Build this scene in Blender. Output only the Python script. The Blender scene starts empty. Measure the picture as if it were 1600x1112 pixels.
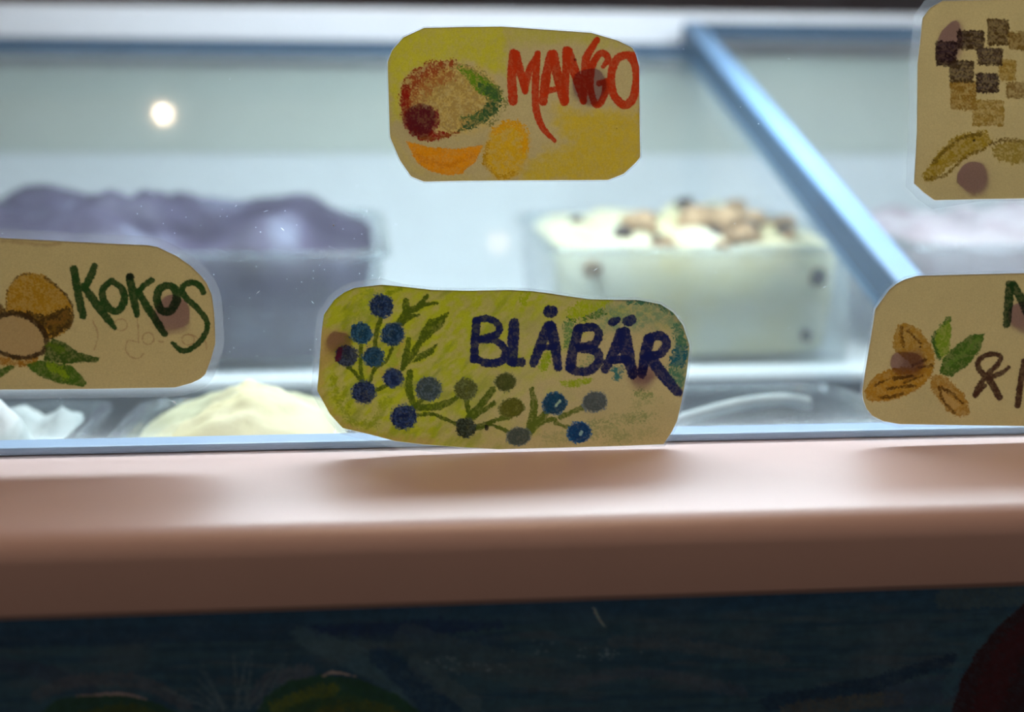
import bpy, math, random
import numpy as np
from mathutils import Vector, Matrix, noise as mnoise

R = math.radians
sc = bpy.context.scene
COL = sc.collection

# ------------------------------------------------------------------ camera
FPX = 1600 * 50.0 / 36.0
YAW, PITCH = R(6.45), R(7.36)
EYE = Vector((0.0, 0.0, 1.2))
cam_d = bpy.data.cameras.new('camera')
cam = bpy.data.objects.new('camera', cam_d)
COL.objects.link(cam)
cam.location = EYE
cam.rotation_euler = (math.pi / 2 - PITCH, 0, -YAW)
cam_d.lens, cam_d.sensor_width, cam_d.sensor_fit = 50.0, 36.0, 'HORIZONTAL'
cam_d.clip_start = 0.01
cam_d.dof.use_dof = True
cam_d.dof.focus_distance = 0.512
cam_d.dof.aperture_fstop = 4.6
sc.camera = cam

# ------------------------------------------------------------------ world, view
world = bpy.data.worlds.new('room_dusk')
sc.world = world
world.use_nodes = True
bg = world.node_tree.nodes['Background']
bg.inputs['Color'].default_value = (1.0, 0.74, 0.62, 1)
bg.inputs['Strength'].default_value = 0.115
LED_STRENGTH = 28.0
BULB_STRENGTH = 230.0
CEILING_FILL_STRENGTH = 34.0
vs = sc.view_settings
vs.view_transform = 'Standard'
vs.look = 'None'
vs.gamma = 1.0
vs.use_curve_mapping = False
vs.exposure = 0.0
sc.cycles.transparent_max_bounces = 40
sc.cycles.max_bounces = 14
sc.cycles.sample_clamp_indirect = 6.0

# ------------------------------------------------------------------ geometry of the view
Mc = cam.rotation_euler.to_matrix()
MC = np.array(Mc)
def ray(px, py):
    d = Mc @ Vector(((px - 800) / FPX, -(py - 556) / FPX, -1.0))
    return d
def at_y(px, py, Y):
    d = ray(px, py)
    return EYE + d * ((Y - EYE.y) / d.y)
TILT = R(8)
G_UP = Vector((0, math.sin(TILT), math.cos(TILT)))
G_N = Vector((0, -math.cos(TILT), math.sin(TILT)))      # towards the customer
G0 = at_y(800, 700, 0.50)
ZG = G0.z
def plane_grid(px, py, p0, n):
    """pixels (arrays) -> points on a plane in the room"""
    d = np.stack([(px - 800) / FPX, -(py - 556) / FPX, -np.ones_like(px)], -1) @ MC.T
    t = float((Vector(p0) - EYE).dot(Vector(n))) / (d @ np.array(n))
    return np.array(EYE) + d * t[..., None]
def on_glass(px, py, off=0.0):
    q = plane_grid(np.array([float(px)]), np.array([float(py)]), G0 + G_N * off, G_N)[0]
    return Vector(q)

# ------------------------------------------------------------------ helpers
def tag(o, label=None, cat=None, group=None, kind=None):
    if label: o['label'] = label
    if cat: o['category'] = cat
    if group: o['group'] = group
    if kind: o['kind'] = kind
    return o
def empty(name, loc=(0, 0, 0)):
    o = bpy.data.objects.new(name, None)
    o.empty_display_size = 0.02
    COL.objects.link(o)
    o.location = loc
    return o
def mesh_obj(name, verts, faces, mat, parent=None, smooth=False):
    me = bpy.data.meshes.new(name)
    me.from_pydata([tuple(v) for v in verts], [], faces)
    me.update()
    if smooth:
        me.polygons.foreach_set('use_smooth', [True] * len(me.polygons))
    me.materials.append(mat)
    o = bpy.data.objects.new(name, me)
    COL.objects.link(o)
    if parent is not None:
        # geometry is written in room coordinates: shift it to the parent's frame
        p, off = parent, Vector((0, 0, 0))
        while p is not None:
            off += p.location
            p = p.parent
        me.transform(Matrix.Translation(-off))
        o.parent = parent
    return o
def box_data(c, s, rot=None):
    cx, cy, cz = c
    v = []
    for dz in (-.5, .5):
        for dx, dy in ((-.5, -.5), (.5, -.5), (.5, .5), (-.5, .5)):
            p = Vector((dx * s[0], dy * s[1], dz * s[2]))
            if rot: p = rot @ p
            v.append(Vector(c) + p)
    f = [(0, 3, 2, 1), (4, 5, 6, 7), (0, 1, 5, 4), (1, 2, 6, 5), (2, 3, 7, 6), (3, 0, 4, 7)]
    return v, f
def bevel(o, w, seg=2):
    m = o.modifiers.new('bevel', 'BEVEL')
    m.width, m.segments, m.limit_method = w, seg, 'ANGLE'
    return o
def box(name, c, s, mat, parent=None, rot=None, bev=0):
    v, f = box_data(c, s, rot)
    o = mesh_obj(name, v, f, mat, parent)
    if bev: bevel(o, bev)
    return o
def prism_x(name, prof, x0, x1, mat, parent=None, smooth=False):
    n = len(prof)
    v = [(x0, y, z) for y, z in prof] + [(x1, y, z) for y, z in prof]
    f = [(i, (i + 1) % n, n + (i + 1) % n, n + i) for i in range(n)]
    f += [tuple(range(n - 1, -1, -1)), tuple(range(n, 2 * n))]
    return mesh_obj(name, v, f, mat, parent, smooth)
def lathe(name, prof, c, mat, parent=None, seg=24):
    v, f = [], []
    for r, z in prof:
        for k in range(seg):
            a = 2 * math.pi * k / seg
            v.append((c[0] + r * math.cos(a), c[1] + r * math.sin(a), c[2] + z))
    for i in range(len(prof) - 1):
        for k in range(seg):
            k2 = (k + 1) % seg
            f.append((i * seg + k, i * seg + k2, (i + 1) * seg + k2, (i + 1) * seg + k))
    f.append(tuple(range(seg - 1, -1, -1)))
    f.append(tuple(range((len(prof) - 1) * seg, len(prof) * seg)))
    return mesh_obj(name, v, f, mat, parent, True)

# ------------------------------------------------------------------ materials
class NT:
    def __init__(self, name):
        self.m = bpy.data.materials.new(name)
        self.m.use_nodes = True
        self.t = self.m.node_tree
        self.t.nodes.clear()
        self.out = self.t.nodes.new('ShaderNodeOutputMaterial')
    def n(self, kind, **kw):
        nd = self.t.nodes.new('ShaderNode' + kind)
        for k, v in kw.items():
            if k.startswith('_'): setattr(nd, k[1:], v)
            else:
                s = nd.inputs[int(k[1:])] if k[0] == 'i' and k[1:].isdigit() else nd.inputs[k.replace('__', ' ')]
                if hasattr(v, 'is_linked') or isinstance(v, bpy.types.NodeSocket): self.t.links.new(v, s)
                else: s.default_value = v
        return nd
    def surf(self, s): self.t.links.new(s, self.out.inputs['Surface']); return self.m
    def noise(self, scale, detail=3, rough=.55, vec=None):
        nd = self.n('TexNoise', Scale=scale, Detail=detail, Roughness=rough)
        if vec is None: vec = self.n('TexCoord').outputs['Object']
        self.t.links.new(vec, nd.inputs['Vector'])
        return nd.outputs['Fac']
    def ramp(self, fac, stops):
        nd = self.n('ValToRGB', Fac=fac)
        e = nd.color_ramp.elements
        while len(e) < len(stops): e.new(.5)
        for k, (p, c) in enumerate(stops):
            e[k].position = p; e[k].color = (*c, 1)
        return nd.outputs['Color']
    def bump(self, h, strength, dist):
        return self.n('Bump', Height=h, Strength=strength, Distance=dist).outputs['Normal']
def lin(c):
    c = np.asarray(c, float) / 255.0
    return np.where(c <= 0.04045, c / 12.92, ((c + 0.055) / 1.055) ** 2.4)
def plain(name, col, rough=.5, spec=.5, var=.06, scale=60, bump=0, bscale=200, metal=0, coat=0):
    t = NT(name)
    c = np.array(col)
    colr = t.ramp(t.noise(scale, 4), [(.3, tuple(c * (1 - var))), (.7, tuple(np.minimum(c * (1 + var), 1)))])
    p = t.n('BsdfPrincipled', Base__Color=colr, Roughness=rough, Metallic=metal)
    p.inputs['Specular IOR Level'].default_value = spec
    if coat:
        p.inputs['Coat Weight'].default_value = coat; p.inputs['Coat Roughness'].default_value = .42; p.inputs['Coat IOR'].default_value = 1.6
    if bump:
        t.t.links.new(t.bump(t.noise(bscale, 3), bump, .0006), p.inputs['Normal'])
    return t.surf(p.outputs[0])
def clear(name, tint, veil, ior=1.45, rough=.03, veil_col=(.9, .95, 1)):
    """see-through sheet: tinted transmission, Fresnel mirror, a thin veil of frost or dust"""
    t = NT(name)
    tr = t.n('BsdfTransparent', Color=(*tint, 1)).outputs[0]
    vfac = t.n('MapRange', Value=t.noise(38, 5, .6))
    vfac.inputs['From Min'].default_value = .25; vfac.inputs['From Max'].default_value = .75
    vfac.inputs['To Min'].default_value = veil * .6; vfac.inputs['To Max'].default_value = veil * 1.4
    d1 = t.n('BsdfTranslucent', Color=(*veil_col, 1)).outputs[0]
    d2 = t.n('BsdfDiffuse', Color=(*veil_col, 1)).outputs[0]
    dd = t.n('MixShader', Fac=.5, i1=d1, i2=d2).outputs[0]
    m1 = t.n('MixShader', Fac=vfac.outputs[0], i1=tr, i2=dd).outputs[0]
    gl = t.n('BsdfGlossy', Color=(1, 1, 1, 1), Roughness=rough).outputs[0]
    bf = t.n('NewGeometry').outputs['Backfacing']
    iorn = t.n('MapRange', Value=bf)
    iorn.inputs['To Min'].default_value = ior; iorn.inputs['To Max'].default_value = 1 / ior
    fr = t.n('Fresnel', IOR=iorn.outputs[0]).outputs[0]
    return t.surf(t.n('MixShader', Fac=fr, i1=m1, i2=gl).outputs[0])
def painted(name, trans, gloss=.04, grain=700, grain_amt=.10, rough=.35):
    """pigment stored per vertex, with paper grain on top"""
    t = NT(name)
    a = t.n('Attribute', _attribute_name='pigment').outputs['Color']
    g = t.n('MapRange', Value=t.noise(grain, 2, .6))
    g.inputs['From Min'].default_value = .3; g.inputs['From Max'].default_value = .7
    g.inputs['To Min'].default_value = 1 - grain_amt; g.inputs['To Max'].default_value = 1 + grain_amt
    c = t.n('VectorMath', _operation='SCALE', i0=a, Scale=g.outputs[0]).outputs[0]
    d = t.n('BsdfDiffuse', Color=c).outputs[0]
    if trans > 0:
        tl = t.n('BsdfTranslucent', Color=c).outputs[0]
        d = t.n('MixShader', Fac=trans, i1=d, i2=tl).outputs[0]
    gl = t.n('BsdfGlossy', Color=(1, 1, 1, 1), Roughness=rough).outputs[0]
    return t.surf(t.n('MixShader', Fac=gloss, i1=d, i2=gl).outputs[0])
def emit(name, col, s):
    t = NT(name)
    return t.surf(t.n('Emission', Color=(*col, 1), Strength=s).outputs[0])

M = {
    'ledge': plain('ledge_lacquer', (.86, .63, .58), .5, .5, .02, 30, .03, 900, coat=.8),
    'liner': plain('white_liner', (.84, .88, .92), .45, .4, .03, 20, .25, 90),
    'rear': plain('grey_green_panel', (.62, .66, .60), .5, .4, .04, 8),
    'frame_white': plain('white_enamel', (.82, .85, .90), .35, .5, .02, 20),
    'blue': plain('blue_lid_frame', (.23, .39, .61), .36, .5, .04, 40),
    'lip': plain('pale_blue_lip', (.42, .58, .80), .4, .5, .03, 40),
    'grey': plain('grey_shelf_shade', (.12, .155, .19), .5, .4, .05, 20),  # dark grey that puts the shade below the tubs into the colour
    'gasket_shade': plain('dark_blue_gasket_shade', (.040, .090, .155), .5, .4, .06, 60),  # dark blue of the back rails, also the shade painted on the side rails
    'glass': clear('front_glass', (.975, .99, .985), .012, 1.45, .045, (.85, .9, 1)),
    'lid_glass': clear('lid_glass', (.96, .98, .975), .02, 1.4, .08, (.85, .9, 1)),
    'tub': clear('clear_tub_plastic', (.94, .96, .97), .06, 1.45, .12),
    'film': clear('laminate_film', (.96, .97, .98), .17, 1.4, .15),
    'paper': painted('drawn_paper', .45, .03, 1900, .09),
    'paint': painted('mural_paint', 0, .05, 260, .16, .4),
    'tack': clear('adhesive_dot', (.66, .58, .84), .25, 1.1, .5, (.45, .38, .55)),
    'dark_wall': plain('brown_wall', (.16, .09, .075), .8, .2, .2, 3),
    'floor': plain('dark_floor', (.10, .075, .06), .6, .3, .2, 5),
    'ceiling': plain('dim_ceiling', (.35, .28, .24), .8, .2, .1, 4),
    'black': plain('black_metal', (.02, .02, .022), .4, .5),
    'led': emit('led_panel_glow', (.80, .91, 1.0), LED_STRENGTH),
    'ceil_fill': emit('ceiling_fill_glow', (1.0, .70, .50), CEILING_FILL_STRENGTH),
    'bulb': emit('bulb_glow', (1.0, .74, .50), BULB_STRENGTH),
    'dust': plain('dust', (.8, .82, .86), .8, .2),
}
def ice_mat(name, a, b, scale, c=None, rough=.55):
    t = NT(name)
    stops = [(.40, a), (.55, b), (.70, c)] if c else [(.32, a), (.62, b)]
    colr = t.ramp(t.noise(scale, 5, .6), stops)
    p = t.n('BsdfPrincipled', Base__Color=colr, Roughness=rough)
    p.inputs['Specular IOR Level'].default_value = .3
    t.t.links.new(t.bump(t.noise(scale * 3, 4), .5, .002), p.inputs['Normal'])
    return t.surf(p.outputs[0])
M['ice_purple'] = ice_mat('purple_ice_cream', (.045, .035, .072), (.105, .088, .155), 19, (.27, .28, .39))
M['ice_vanilla'] = ice_mat('cream_ice_cream', (.80, .74, .42), (.90, .86, .60), 18)
M['ice_white'] = ice_mat('white_ice_cream', (.62, .68, .70), (.85, .88, .86), 24)
M['ice_cookie'] = ice_mat('pale_yellow_ice_cream', (.74, .63, .32), (.80, .77, .60), 20)
M['ice_mauve'] = ice_mat('mauve_ice_cream', (.40, .30, .33), (.60, .52, .56), 24)
M['chunk_brown'] = plain('biscuit_crumb', (.50, .33, .19), .8, .2, .3, 120)
M['chunk_dark'] = plain('chocolate_crumb', (.07, .05, .05), .7, .3, .3, 120)

# ------------------------------------------------------------------ the room
def struct(name, c, s, mat):
    return tag(box(name, c, s, mat), kind='structure')
struct('floor', (0.2, -.1, -.02), (8.0, 7.4, .04), M['floor'])
struct('wall_back', (0.2, 3.6, 1.4), (8.0, .08, 2.8), M['dark_wall'])
struct('ceiling', (0.2, -.1, 2.83), (8.0, 7.4, .06), M['ceiling'])

# ------------------------------------------------------------------ the freezer
XL, XR = -0.56, 0.92
YB = 1.13
frz = empty('ice_cream_freezer', (0.18, 0.70, 0.0))
tag(frz, 'ice cream display freezer with pink ledge, front glass and painted blue front', 'freezer')

# ledge: lacquered shelf in front of the glass, rounded nose
yf = 0.4245
zb = at_y(800, 946, yf).z
prof = [(0.535, ZG - .001)]
rr, A0 = .010, R(11)
ye = yf + rr - rr * math.sin(A0)             # where the gently bowed top meets the rounded nose
for k in range(13):
    t = k / 12
    y = .502 + (ye - .502) * t
    prof.append((y, ZG - .001 - .5 * (.502 - ye) * math.tan(A0) * t * t))
zn = prof[-1][1] - rr * math.cos(A0)
for k in range(1, 11):
    a = A0 + (math.pi / 2 - A0) * k / 10
    prof.append((yf + rr - rr * math.sin(a), zn + rr * math.cos(a)))
prof += [(yf + .0005, zb + .002), (yf + .0025, zb), (.535, zb)]
prism_x('ledge', prof, XL - .02, XR + .02, M['ledge'], frz)
led = frz.children[0]
for p_ in led.data.polygons: p_.use_smooth = True
es = led.modifiers.new('edges', 'EDGE_SPLIT'); es.split_angle = R(35)

# front glass, leaning back
def slab(name, px0, px1, h, th, mat, parent, lo=0.0):
    v = []
    for off in (0.0, -th):
        for x, s in ((px0, lo), (px1, lo), (px1, h), (px0, h)):
            p = Vector((x, G0.y, G0.z)) + G_UP * s + G_N * off
            v.append(p)
    f = [(0, 1, 2, 3), (7, 6, 5, 4), (0, 4, 5, 1), (1, 5, 6, 2), (2, 6, 7, 3), (3, 7, 4, 0)]
    return mesh_obj(name, v, f, mat, parent)
glass = slab('front_glass', XL, XR, .285, .005, M['glass'], frz)

# liner and shelf inside
YM = (.52 + YB) / 2
ZR0 = at_y(500, 240, YB).z
ZR1 = at_y(500, 84, YB).z
box('liner_back', ((XL + XR) / 2, YB + .01, (ZR0 + .78) / 2), (XR - XL, .02, ZR0 - .78), M['liner'], frz)
box('rear_panel', ((XL + XR) / 2, YB + .009, (ZR0 + ZR1) / 2), (XR - XL, .022, ZR1 - ZR0), M['rear'], frz, bev=.002)
box('liner_side', (XL - .01, YM, 1.02), (.02, YB - .52, .52), M['liner'], frz)
box('liner_side', (XR + .01, YM, 1.02), (.02, YB - .52, .52), M['liner'], frz)
box('liner_floor', ((XL + XR) / 2, YM, .90), (XR - XL, YB - .52, .02), M['liner'], frz)
box('liner_front', ((XL + XR) / 2, .525, .985), (XR - XL, .018, .17), M['liner'], frz)
SHELF = 1.2 - .1135
box('tub_shelf', ((XL + XR) / 2, (.79 + YB) / 2, (SHELF + .92) / 2), (XR - XL, YB - .79, SHELF - .92), M['liner'], frz, bev=.004)
FSH = 1.2 - .165
box('shelf_front_shade', ((XL + XR) / 2, .7875, (SHELF - .006 + FSH) / 2), (XR - XL, .005, SHELF - .006 - FSH), M['grey'], frz)  # dark sheet over the white shelf front, in place of shade there
box('front_tub_shelf', ((XL + XR) / 2, .66, (FSH + .92) / 2), (XR - XL, .25, FSH - .92), M['grey'], frz)
# cabinet sides below
box('cabinet_side', (XL - .01, .78, .53), (.02, .68, .98), M['liner'], frz)
box('cabinet_side', (XR + .01, .78, .53), (.02, .68, .98), M['liner'], frz)
# white frame along the back
zf0, zf1 = at_y(500, 84, YB + .005).z, at_y(500, 8, YB + .005).z
box('back_frame', ((XL + XR) / 2, YB + .035, (zf0 + zf1) / 2), (XR - XL + .04, .05, zf1 - zf0), M['frame_white'], frz, bev=.006)
box('cabinet_back', ((XL + XR) / 2, YB + .042, .66), (XR - XL + .04, .04, 1.25), M['liner'], frz)
# inner lip behind the glass
box('front_lip', ((XL + XR) / 2, .517, ZG + .0008), (XR - XL, .016, .003), M['lip'], frz, bev=.001)
# posts at the far ends and the lamp hood over the glass
top = Vector((0, G0.y, G0.z)) + G_UP * .285
for x in (XL - .012, XR + .012):
    v = []
    for off in (.004, -.018):
        for dx, s in ((-.012, 0), (.012, 0), (.012, .3), (-.012, .3)):
            v.append(Vector((x + dx, G0.y, G0.z)) + G_UP * s + G_N * off)
    mesh_obj('corner_post', v, [(0, 1, 2, 3), (7, 6, 5, 4), (0, 4, 5, 1), (1, 5, 6, 2), (2, 6, 7, 3), (3, 7, 4, 0)], M['frame_white'], frz)
LY, LZ = .80, 1.2 + .235
lamp = empty('light_panel', (.16, LY, LZ))
tag(lamp, 'cool white light panel hung over the tubs behind the front glass', 'lamp')
box('housing', (.16, LY, LZ + .014), (.82, .11, .022), M['frame_white'], lamp, bev=.004)
box('diffuser', (.16, LY, LZ), (.76, .085, .006), M['led'], lamp, bev=.002)
for x in (XL - .012, XR + .012):
    e = .16 + (.40 if x > 0 else -.40)
    box('bracket', ((x + e) / 2, LY, LZ + .018), (abs(x - e), .016, .010), M['frame_white'], lamp)
    box('bracket_arm', (x, (top.y + LY) / 2, LZ + .018), (.012, LY - top.y + .03, .010), M['frame_white'], lamp)
# sliding lids
def lid_z(y, z0): return z0 + SL * (y - .51)
P1 = at_y(1604, 679, .525)                 # front end of the upper lid's near edge
P2 = at_y(1240, 41, 1.115)                 # top of its back rail
bar_x = P1.x + .0075
SL = (P2.z - P1.z) / (1.115 - .525)
Z_HI = P1.z - SL * .015
def rail_between(name, a, b, w, h, mat, parent, bev=.0015):
    """square bar from a to b; w sideways, h along the lid normal (below the line)"""
    a, b = Vector(a), Vector(b)
    d = (b - a).normalized()
    if abs(d.x) > .9:
        side = Vector((0, 1, SL)).normalized()
    else:
        side = Vector((1, 0, 0))
    up = side.cross(d)
    if up.z < 0: up = -up
    v = []
    for p in (a, b):
        for s, u in ((-.5, -1), (.5, -1), (.5, 0), (-.5, 0)):
            v.append(p + side * s * w + up * u * h)
    f = [(0, 1, 2, 3), (7, 6, 5, 4), (0, 4, 5, 1), (1, 5, 6, 2), (2, 6, 7, 3), (3, 7, 4, 0)]
    return bevel(mesh_obj(name, v, f, mat, parent), bev)
def lid(label, x0, x1, z0, yb, side_shade):
    r = empty('sliding_lid', ((x0 + x1) / 2, .52, lid_z(.52, z0)))
    tag(r, label, 'lid', 'sliding glass lids over the tubs')
    w, h = .015, .015
    rail_between('side_rail', (x0 + w / 2, .512, lid_z(.512, z0)), (x0 + w / 2, yb, lid_z(yb, z0)), w, h, M['blue'], r)
    rail_between('side_rail', (x1 - w / 2, .512, lid_z(.512, z0)), (x1 - w / 2, yb, lid_z(yb, z0)), w, h, M['blue'], r)
    yr = yb - .010
    br = rail_between('back_rail', (x0, yr, lid_z(yr, z0)), (x1, yr, lid_z(yr, z0)), .02, .008, M['gasket_shade'], r)
    fy = .521
    rail_between('front_rail', (x0 + w, fy, lid_z(fy, z0)), (x1 - w, fy, lid_z(fy, z0)), .014, .0035, M['lip'], r)
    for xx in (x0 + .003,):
        rail_between('side_shade_strip', (xx - .0035, .514, lid_z(.514, z0) - .0012), (xx - .0035, yb - .004, lid_z(yb - .004, z0) - .0012), .002, .0165, M['gasket_shade'], r, .0004)  # dark strip over the rail's side face, standing in for its shade
    # pane, set into the frame
    a, b = .530, yb - .02
    zt = lambda y: lid_z(y, z0) - .004
    v = [(x0 + w, a, zt(a)), (x1 - w, a, zt(a)), (x1 - w, b, zt(b)), (x0 + w, b, zt(b))]
    v += [(x, y, z - .004) for x, y, z in v]
    mesh_obj('pane', v, [(0, 1, 2, 3), (7, 6, 5, 4), (0, 4, 5, 1), (1, 5, 6, 2), (2, 6, 7, 3), (3, 7, 4, 0)], M['lid_glass'], r)
    return r
lid('upper sliding glass lid in blue frame, its edge slanting up behind the right labels', bar_x - .0075, bar_x + .60, Z_HI, 1.125, True)
lid('lower sliding glass lid in blue frame, behind the mango and kokos labels', XL + .01, bar_x + .012, Z_HI - .0165, 1.125, True)

# ------------------------------------------------------------------ tubs and ice cream
def rrect(w, d, r, n=6):
    pts = []
    for cx, cy, a0 in ((w / 2 - r, d / 2 - r, 0), (-w / 2 + r, d / 2 - r, 90), (-w / 2 + r, -d / 2 + r, 180), (w / 2 - r, -d / 2 + r, 270)):
        for k in range(n + 1):
            a = R(a0 + 90 * k / n)
            pts.append((cx + r * math.cos(a), cy + r * math.sin(a)))
    return pts
def tub(label, x0, x1, y0, y1, z0, z1, tilt=0.0):
    cx, cy, w, d = (x0 + x1) / 2, (y0 + y1) / 2, x1 - x0, y1 - y0
    root = empty('ice_cream_tub', (cx, cy, z0))
    tag(root, label, 'tub', 'clear plastic tubs in the freezer')
    def ring(s, z, r):
        return [(cx + x, cy + y, z + tilt * (y - (y0 - cy)) * max(0, (z - z0) / (z1 - z0))) for x, y in rrect(w - s, d - s, r)]
    prof = [(.016, z0 + .001, .012), (.010, z0, .014), (.0, z1 - .004, .018), (-.008, z1 - .004, .02), (-.008, z1 - .001, .02), (-.001, z1, .02), (.003, z1 - .003, .018), (.014, z0 + .003, .012)]
    v, f, n = [], [], 28
    for s, z, r in prof: v += ring(s, z, r)
    for i in range(len(prof) - 1):
        if i == 2: continue
        f += [(i * n + k, i * n + (k + 1) % n, (i + 1) * n + (k + 1) % n, (i + 1) * n + k) for k in range(n)]
    f.append(tuple(range(len(prof) * n - n, len(prof) * n)))
    f.append(tuple(range(n - 1, -1, -1)))
    body = mesh_obj('tub_body', v, f, M['tub'], root, True)
    # the lip is a part of its own
    v, f = [], []
    lip = [(.001, z1 - .004, .018), (-.009, z1 - .004, .02), (-.009, z1, .02), (.0, z1 + .001, .02)]
    for s, z, r in lip: v += ring(s, z, r)
    for i in range(4):
        j = (i + 1) % 4
        f += [(i * n + k, i * n + (k + 1) % n, j * n + (k + 1) % n, j * n + k) for k in range(n)]
    mesh_obj('rim', v, f, M['tub'], root, True)
    return root
def ice(name, label, x0, x1, y0, y1, z0, z1, mound, mat, seed, rough=.006, tilt=0.0, chunks=None, freq=28, shape=None):
    """filling that fits the tub, heaped above its rim"""
    g = .010
    cx, cy, w, d = (x0 + x1) / 2, (y0 + y1) / 2, x1 - x0 - g, y1 - y0 - g
    root = empty(name, (cx, cy, z0 + .004))
    tag(root, label, 'ice cream', 'ice cream in the tubs')
    NA, NR = 56, 22
    def edge(a):
        # direction -> rounded rectangle (superellipse)
        c, s = math.cos(a), math.sin(a)
        k = (abs(c) ** 5 + abs(s) ** 5) ** (-1 / 5)
        return c * k * w / 2, s * k * d / 2
    def topz(x, y, r):
        nz = mnoise.fractal(Vector((x * freq, y * freq, seed * 7.3)), 1.0, 2.0, 4)
        e = (1 - r ** 3.5)
        z = z1 - .004 + mound * e + rough * nz * (.35 + e) + tilt * (y - (y0 - cy))
        if shape: z += shape((x / (w / 2)), (y / (d / 2))) * e
        return z
    v, f = [], []
    v.append((cx, cy, topz(0, 0, 0)))
    for i in range(1, NR + 1):
        r = i / NR
        for k in range(NA):
            ex, ey = edge(2 * math.pi * k / NA)
            x, y = ex * r, ey * r
            v.append((cx + x, cy + y, topz(x, y, r)))
    for s, z in ((.97, z0 + (z1 - z0) * .5), (.93, z0 + .008), (.90, z0 + .005)):
        for k in range(NA):
            ex, ey = edge(2 * math.pi * k / NA)
            v.append((cx + ex * s, cy + ey * s, z))
    idx = lambda i, k: 1 + (i - 1) * NA + k % NA
    f += [(0, idx(1, k), idx(1, k + 1)) for k in range(NA)]
    for i in range(1, NR + 3):
        f += [(idx(i, k), idx(i + 1, k), idx(i + 1, k + 1), idx(i, k + 1)) for k in range(NA)]
    f.append(tuple(idx(NR + 3, k) for k in range(NA - 1, -1, -1)))
    mesh_obj('scoopable_body', v, f, mat, root, True)
    if chunks:
        rnd = random.Random(seed)
        for (u, t, size, m) in chunks(rnd):
            x, y = u * w / 2, t * d / 2
            r = min(.98, max(abs(u), abs(t)))
            c = Vector((cx + x, cy + y, topz(x, y, r) + size * .2))
            vv, ff = [], []
            rings, sg = 5, 8
            for i in range(rings + 1):
                th = math.pi * i / rings
                for k in range(sg):
                    ph = 2 * math.pi * k / sg
                    p = Vector((math.sin(th) * math.cos(ph), math.sin(th) * math.sin(ph), .75 * math.cos(th)))
                    p *= size * (1 + .45 * mnoise.noise(p * 2 + c * 300))
                    vv.append(c + p)
            for i in range(rings):
                for k in range(sg):
                    ff.append((i * sg + k, (i + 1) * sg + k, (i + 1) * sg + (k + 1) % sg, i * sg + (k + 1) % sg))
            mesh_obj('chunk', vv, ff, m, root)
    return root

BZ0 = SHELF
BZ1 = at_y(1080, 386, .817).z
xa, xb = at_y(866, 400, .817).x, at_y(1352, 400, .817).x
tub('clear tub at the back heaped with crumb-topped pale ice cream', xa, xb, .812, 1.0, BZ0, BZ1, .08)
def cookie_chunks(rnd):
    out = []
    for k in range(30):
        u = rnd.uniform(-.75, .8); t = rnd.uniform(-.9, .6)
        big = .004 + .004 * rnd.random()
        out.append((u, t, big, M['chunk_brown'] if rnd.random() < .72 else M['chunk_dark']))
    for u, t, s in ((.36, -.55, .008), (.62, -.6, .006), (-.42, -.3, .007), (.25, -.2, .007), (-.55, -.75, .006), (.1, -.7, .005)):
        out.append((u, t, s, M['chunk_dark']))
    for u, t, s in ((-.35, -.4, .011), (.0, -.5, .012), (.2, -.6, .012), (.45, -.4, .011), (.08, -.3, .011), (.3, -.75, .010)):
        out.append((u, t, s, M['chunk_brown']))
    return out
ck = ice('ice_cream', 'pale yellow ice cream topped with brown and black crumbs, in back tub', xa, xb, .812, 1.0, BZ0, BZ1, .008, M['ice_cookie'], 3, .010, .08, cookie_chunks)
# crumbs pressed against the tub's front wall
rnd = random.Random(8)
xp0 = at_y(800, 660, .5)
for (px, py, s, m) in ((1093, 413, .006, 'chunk_brown'), (1232, 411, .009, 'chunk_dark'), (926, 420, .006, 'chunk_brown'), (1278, 432, .006, 'chunk_dark'), (1080, 500, .004, 'chunk_dark'), (1182, 496, .004, 'chunk_dark'), (1260, 525, .004, 'chunk_dark'), (1010, 455, .005, 'chunk_brown')):
    c = at_y(px, py, .8225)
    vv, ff = [], []
    for i in range(6):
        th = math.pi * i / 5
        for k in range(8):
            ph = 2 * math.pi * k / 8
            p = Vector((math.sin(th) * math.cos(ph), .35 * math.sin(th) * math.sin(ph), math.cos(th)))
            vv.append(c + p * s * (1 + .3 * mnoise.noise(p * 2 + c * 200)))
    for i in range(5):
        for k in range(8):
            ff.append((i * 8 + k, (i + 1) * 8 + k, (i + 1) * 8 + (k + 1) % 8, i * 8 + (k + 1) % 8))
    mesh_obj('chunk', vv, ff, M[m], ck)

xpr = at_y(600, 390, .817).x
PZ1 = at_y(450, 394, .817).z
tub('wide clear tub at the back left holding purple ice cream', xpr - .30, xpr, .812, 1.0, BZ0, PZ1, .10)
ice('ice_cream', 'dark purple ice cream with pale frost, in back left tub', xpr - .30, xpr, .812, 1.0, BZ0, PZ1, .017, M['ice_purple'], 5, .014, .10, None, 24)
tub('clear tub of mauve ice cream behind the slanting blue lid frame', .335, .56, .812, 1.0, BZ0, BZ1, .08)
ice('ice_cream', 'dull mauve ice cream seen right of the slanting lid frame', .335, .56, .812, 1.0, BZ0, BZ1, .012, M['ice_mauve'], 9, .010, .08)

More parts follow.
